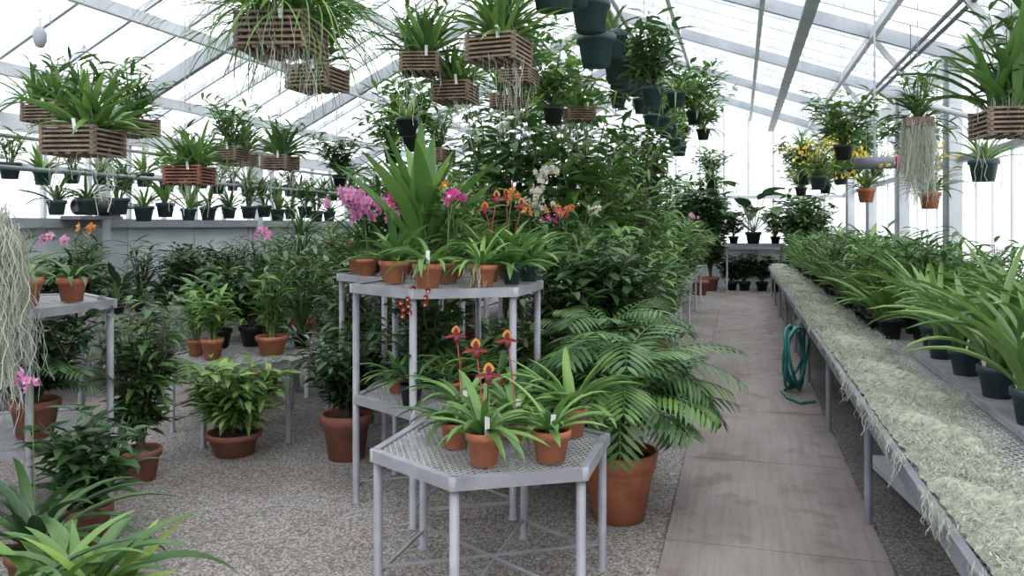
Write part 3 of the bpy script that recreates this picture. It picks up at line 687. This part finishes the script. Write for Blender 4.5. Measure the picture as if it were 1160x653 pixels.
# ------------------------------------------------------------------ hanging baskets
def hang(x, y, z, w, kind, mat='wood', h=None):
    b = MB(); h = h or w*.5; basket(b, w, h, mat, 0, 6); wires(b, w, h, roofz(x)-z-.02)
    q = (0, 0, h*.9)
    if kind == 'grass':
        for k in range(6): rosette(b, (U(-.12, .12), U(-.12, .12), h*.9), 60, .75, .014, 'g1', (.0, 1.3), (.8, 2.4), 'grass', .05, 8, .2)
        rosette(b, q, 16, .45, .035, 'g3'); mosshang(b, (0, 0, h), 160, w*.6, .35, .003); cane(b, q, 8, .35, .16, .03, 'g4', .6)
    elif kind == 'strap':
        for k in range(5): rosette(b, (U(-.09, .09), U(-.09, .09), h*.9), 14, .4, .034, 'g1' if k % 2 else 'g6', (.3, 1.45), (.4, 1.6), 'strap', .03, 6, .3)
        cane(b, q, 5, .35, .14, .03, 'g4', .6)
    elif kind == 'lance':
        for k in range(4): rosette(b, (U(-.08, .08), U(-.08, .08), h*.9), 12, .42, .045, R.choice(['g1', 'g6', 'g4']), (.3, 1.45), (.3, 1.3), 'lance', .03, 6, .3)
        cane(b, q, 8, .35, .16, .03, 'g4', .6)
    elif kind == 'tall':
        for k in range(4): rosette(b, (U(-.08, .08), U(-.08, .08), h*.9), 12, .62, .05, R.choice(['g1', 'g6', 'g4']), (.6, 1.5), (.3, 1.6), 'strap', .03, 7, .3)
        mosshang(b, (0, 0, h+.05), 160, w*.55, .2, .003); cane(b, q, 8, .55, .2, .035, 'g4', .5)
    elif kind == 'cane':
        cane(b, q, 16, .42, .18, .035, 'g1', .9, 9); rosette(b, q, 16, .35, .035, 'g4')
    for i in range(26): a = U(0, 6.3); strand(b, (math.cos(a)*w*.45, math.sin(a)*w*.45, h*.3), U(.1, .4), .004, 7, .35, mat='moss')
    tag(b, 0.05, -w*.5-.005, h*.75, U(-.3, .3), .07)
    return b.obj('hanging_slat_basket', (x, y, z), U(-.4, .4))
hang(-1.99, 3.17, 2.37, .33, 'grass'); hang(-2.55, 4.46, 2.44, .3, 'cane'); hang(-2.08, 5.02, 2.62, .27, 'lance'); hang(-1.93, 5.27, 2.46, .28, 'strap')
hang(-1.34, 4.4, 2.53, .31, 'strap'); hang(-3.41, 3.49, 1.97, .31, 'lance'); hang(-4.77, 5.39, 2.32, .3, 'cane'); hang(-4., 5.1, 1.9, .29, 'strap', 'woodr')
hang(-4.63, 6.47, 2.2, .27, 'cane'); hang(-4.17, 6.6, 2.12, .27, 'lance'); hang(1.36, 4.75, 2.06, .3, 'tall'); hang(-2.3, 3.9, 2.85, .28, 'lance'); hang(-3.2, 8.2, 2.3, .28, 'cane')
hang(-5.3, 7.6, 2.25, .28, 'lance'); hang(-4.9, 4.7, 2.35, .28, 'strap'); hang(-1.75, 6.3, 2.75, .28, 'cane'); hang(-1.5, 7.6, 2.6, .28, 'strap'); hang(-2.1, 7.2, 2.7, .28, 'lance')
def hangpot(x, y, z, r, kind, mat='teal', zt=None, pm='g1'):
    b = MB(); h = r*1.55; pot(b, r, h, mat, n=18); zt = zt if zt is not None else roofz(x)-.02
    for k in range(3): a = k*2.1; b.tube([(math.cos(a)*r*.95, math.sin(a)*r*.95, h*.95), (0, 0, h+.32 if zt-z > h+.34 else zt-z)], .0016, 'wire', 4)
    if zt-z > h+.34: b.tube([(0, 0, h+.32), (0, 0, zt-z)], .002, 'wire', 4)
    q = (0, 0, h*.85)
    if kind == 0: rosette(b, q, 18, .32, .03, pm, (.3, 1.45), (.4, 1.4), 'strap', .02, 5)
    elif kind == 1: cane(b, q, 8, .3, .14, .03, pm, .8, 8)
    elif kind == 2: rosette(b, q, 12, .34, .05, pm, (.4, 1.5), (.2, 1.), 'lance', .02, 5)
    elif kind == 3: bush(b, q, .32, .22, 9, 16, .1, .04, pm)
    elif kind == 4:
        rosette(b, q, 26, .42, .035, pm); cane(b, q, 6, .35, .16, .035, 'g4', .8)
        for k in range(9): spray(b, q, U(0, 6.3), U(.1, .5), U(.2, .55), 12, .022, 'yel', None, .3, .06)
    elif kind == 5:
        bush(b, q, .55, .42, 14, 22, .17, .055, pm, 'lance'); rosette(b, q, 14, .4, .035, pm, (.1, 1.3))
    elif kind == 6:
        rosette(b, q, 40, .5, .03, pm, (.0, 1.4), (.8, 2.2), 'grass', .04, 7)
    return b.obj('hanging_plant_pot', (x, y, z), U(0, 6))
y = 4.5
while y < 15.5:
    hangpot(-1.04+U(-.05, .05), y, 2.9+U(-.12, .08), U(.125, .155) if y < 7.5 else U(.1, .13), R.choice([0, 1, 2, 5, 2]), zt=3.5, pm=R.choice(['g1', 'g4', 'g6'])); y += U(.42, .55)
y = 4.2
while y < 14: hangpot(-6., y, 1.98+U(-.03, .05), U(.075, .1), R.choice([0, 1, 2]), zt=2.36, pm=R.choice(['g1', 'g4', 'g6'])); y += U(.25, .36)
y = 5.0
while y < 9.5: hangpot(-5.15, y, 1.66+U(-.03, .03), U(.075, .095), R.choice([0, 1, 2]), zt=2.02, pm=R.choice(['g1', 'g4'])); y += U(.26, .36)
hangpot(1.62, 6.19, 1.9, .1, 0, 'teal')
for (x, y, z, k, pm, mt) in ((.85, 9.6, 2.0, 4, 'g1', 'teal'), (1.2, 10.6, 2.1, 4, 'g1', 'teal'), (1.0, 8.6, 2.25, 5, 'g1', 'black'), (1.35, 9.6, 1.85, 4, 'g6', 'terra'), (1.7, 8.2, 1.75, 4, 'g1', 'terra'),
    (.9, 12.5, 2.2, 5, 'g1', 'black'), (1.3, 13.5, 2.1, 4, 'g1', 'black'), (1.5, 11.6, 2.3, 5, 'g1', 'black'), (.8, 11.2, 2.45, 6, 'g6', 'black'), (1.0, 14.5, 2.1, 4, 'g1', 'black'),
    (1.5, 15.5, 2.2, 5, 'g4', 'black'), (1.2, 17., 2.2, 5, 'g1', 'black'), (1.9, 12.5, 2.3, 6, 'g4', 'black'), (1.9, 10, 2.2, 5, 'g4', 'black'), (1.75, 14, 2.4, 5, 'g4', 'black'),
    (-.5, 11.5, 2.8, 5, 'g6', 'black'), (-.5, 9.3, 2.75, 5, 'g1', 'black'), (-.55, 15.6, 2.4, 5, 'g1', 'black'), (-.6, 7.9, 2.75, 6, 'g6', 'teal'), (-.45, 13.4, 2.2, 6, 'g1', 'black'),
    (-3.0, 7.0, 2.3, 5, 'g1', 'black'), (-2.7, 6.2, 2.35, 2, 'g6', 'black'), (-3.8, 8.3, 2.3, 5, 'g1', 'black'), (-5.0, 9.3, 2.1, 5, 'g4', 'black'), (-1.6, 6.9, 2.5, 5, 'g6', 'black'), (-2.2, 8.0, 3.0, 5, 'g1', 'black'), (-1.3, 8.8, 2.9, 6, 'g1', 'teal'), (-.7, 6.7, 2.6, 5, 'g4', 'teal')):
    hangpot(x, y, z, .1, k, mt, pm=pm)
b = MB(); mosshang(b, (0, 0, 0), 600, .14, .9, .004); rosette(b, (0, 0, .0), 34, .45, .035, 'g4', (.0, 1.4)); cane(b, (0, 0, 0), 10, .5, .18, .035, 'g1'); b.box((0, 0, 0), (.22, .22, .08), 'wood'); b.tube([(0, 0, 0), (0, 0, roofz(1.5)-2.52)], .003, 'wire', 4)
b.obj('hanging_spanish_moss_basket', (1.5, 7.7, 2.5))
b = MB()
b.tube([(-.2, 0, 0), (-.18, 0, 0), (.18, 0, 0), (.2, 0, 0)], [.05, .065, .065, .05], 'steeld', 14); b.tube([(.2, 0, 0), (.27, 0, 0)], [.065, .065], 'mag', 14)
for k in range(4): b.leafv((.3, 0, 0), (0, math.cos(k*pi/2), math.sin(k*pi/2)), (.6, -math.sin(k*pi/2), math.cos(k*pi/2)), .2, .09, .1, 'dark', 3, .1, 'ovate')
b.tube([(0, 0, .05), (0, 0, roofz(1.33)-2.26)], .012, 'aluD', 6)
b.obj('circulation_fan', (1.33, 8.9, 2.24))
b = MB(); b.tube([(2.4, 5.0, 2.55), (1.4, 4.9, 2.75)], .025, 'alu', 8); b.tube([(2.4, 7.35, 2.3), (1.55, 7.4, 2.6)], .025, 'alu', 8); b.obj('wall_brackets')
# ------------------------------------------------------------------ trees in the centre
def tree(x, y, H, sp, mat, n=26, nl=50, L=.17, W=.06, name='ficus_tree', shape='ovate', z0=.45):
    b = MB(); pot(b, .22, .34, 'terra2'); b.tube([(0, 0, .3), (.03, .02, H*.4), (-.02, .03, H*.65)], [.04, .03, .02], 'stem', 8)
    bush(b, (0, 0, .34), H-.3, sp, n, nl, L, W, mat, shape, .012, 'stem', z0); return b.obj(name, (x, y, 0))
tree(-2.5, 8.6, 3.3, .8, 'g4', 20, 30, .28, .11); tree(-1.9, 9.2, 3.7, .75, 'g1', 18, 28, .32, .11); tree(-2.9, 10.5, 3.7, 1., 'g4', 22, 36, .28, .10); tree(-1.5, 12.3, 3.3, .7, 'g4', 24, 36, .28, .1)
tree(-3.3, 9.3, 2.6, .7, 'g1', 20, 32, .32, .05, 'dracaena_tree', 'lance'); tree(-2.2, 14.5, 3.4, 1.1, 'g2', 26, 46, .28, .1); tree(-4.4, 12.5, 2.5, 1., 'g4', 24, 44, .24, .08); tree(-1.2, 9.7, 2.6, .5, 'g6', 16, 28, .34, .05, 'dracaena_tree', 'lance')
tree(-2.75, 7.1, 2.1, .5, 'g1', 16, 28, .26, .06, 'dracaena_tree', 'lance', .5); tree(-1.55, 8.5, 2.8, .45, 'g1', 14, 24, .30, .11)
b = MB(); pot(b, .14, .2, 'terra')
for i in range(26): b.leaf((U(-.06, .06), U(-.06, .06), .18), i*2.4, U(.7, 1.5), U(.6, 1.0), .07, U(.2, 1.2), 'g6', 8, .3, 'strap', U(-.3, .3))
b.obj('potted_large_leaf_orchid', (-2.45, 5.75, 1.24))
b = MB(); pot(b, .2, .3, 'black')
for i in range(20):
    az = i*2.4; el = U(.6, 1.45); d = Vector((math.cos(az)*math.cos(el), math.sin(az)*math.cos(el), math.sin(el))); e = Vector((0, 0, .28))+d*U(.4, 1.3)
    b.tube([(0, 0, .28), e], [.012, .008], 'gstem', 5); b.leaf(e, az, U(.1, .7), U(.5, .8), .4, U(.6, 1.4), 'g2', 6, .2, 'ovate')
b.obj('potted_philodendron', (.3, 19.7, 1.15), 0, .95)
tree(-.9, 18.6, 2.5, .5, 'g2', 26, 50, .28, .12); tree(1.45, 18.9, 2.2, .5, 'g4', 26, 45, .26, .1); tree(-1.8, 19.4, 2.8, .8, 'g4', 26, 45, .26, .1); tree(-.7, 19.9, 2.5, .4, 'g4', 24, 45, .3, .12, z0=.2); tree(1.4, 19.9, 2.3, .4, 'g4', 24, 45, .3, .12, z0=.2)
for x in (-.2, .1, .5, .85): b = MB(); pot(b, .15, .24, 'black'); bush(b, (0, 0, .2), .65, .3, 18, 28, .2, .08, 'g2'); b.obj('potted_foliage_shrub', (x, 19.9, 0))
pl('bushD', -.15, 19.8, 1.15, 1.2); pl('bushM', .8, 19.8, 1.15, 1.2)
b = MB(); pot(b, .12, .2, 'terra'); b.tube([(0, 0, .18), (0, 0, .8)], [.03, .02], 'stem', 8)
for z in (.6, .8, 1.0): rosette(b, (0, 0, z), 60, .65, .016, 'g4', (.2, 1.4), (1.2, 2.4), 'grass', .03, 8, .2)
b.obj('ponytail_palm', (-4.0, 6.7, .5))
b = MB(); b.box((0, 0, .47), (.34, .34, .06), 'panel')
for sx in (-.14, .14):
    for sy in (-.14, .14): b.box((sx, sy, .22), (.04, .04, .44), 'panel')
b.obj('plant_stand', (-4.0, 6.7, 0))
# ------------------------------------------------------------------ light, world, camera
w = bpy.data.worlds.new('World'); bpy.context.scene.world = w; w.use_nodes = True
bg = w.node_tree.nodes['Background']; bg.inputs[0].default_value = (.95, .975, 1., 1); bg.inputs[1].default_value = 2.45
s = bpy.data.lights.new('sun', 'SUN'); s.energy = 3.8; s.angle = .5; s.color = (1, .98, .95)
so = bpy.data.objects.new('sun', s); bpy.context.scene.collection.objects.link(so); so.rotation_euler = (.5, .35, 0)
cd = bpy.data.cameras.new('camera'); cam = bpy.data.objects.new('camera', cd); bpy.context.scene.collection.objects.link(cam)
cam.location = (0, 0, 1.6); cam.rotation_euler = (pi/2, 0, math.atan(258.5/900)); cd.lens = 36*900/1160; cd.shift_y = -71.5/1160; cd.clip_end = 200
bpy.context.scene.camera = cam
bpy.context.scene.view_settings.view_transform = 'Standard'
bpy.context.scene.view_settings.exposure = .08
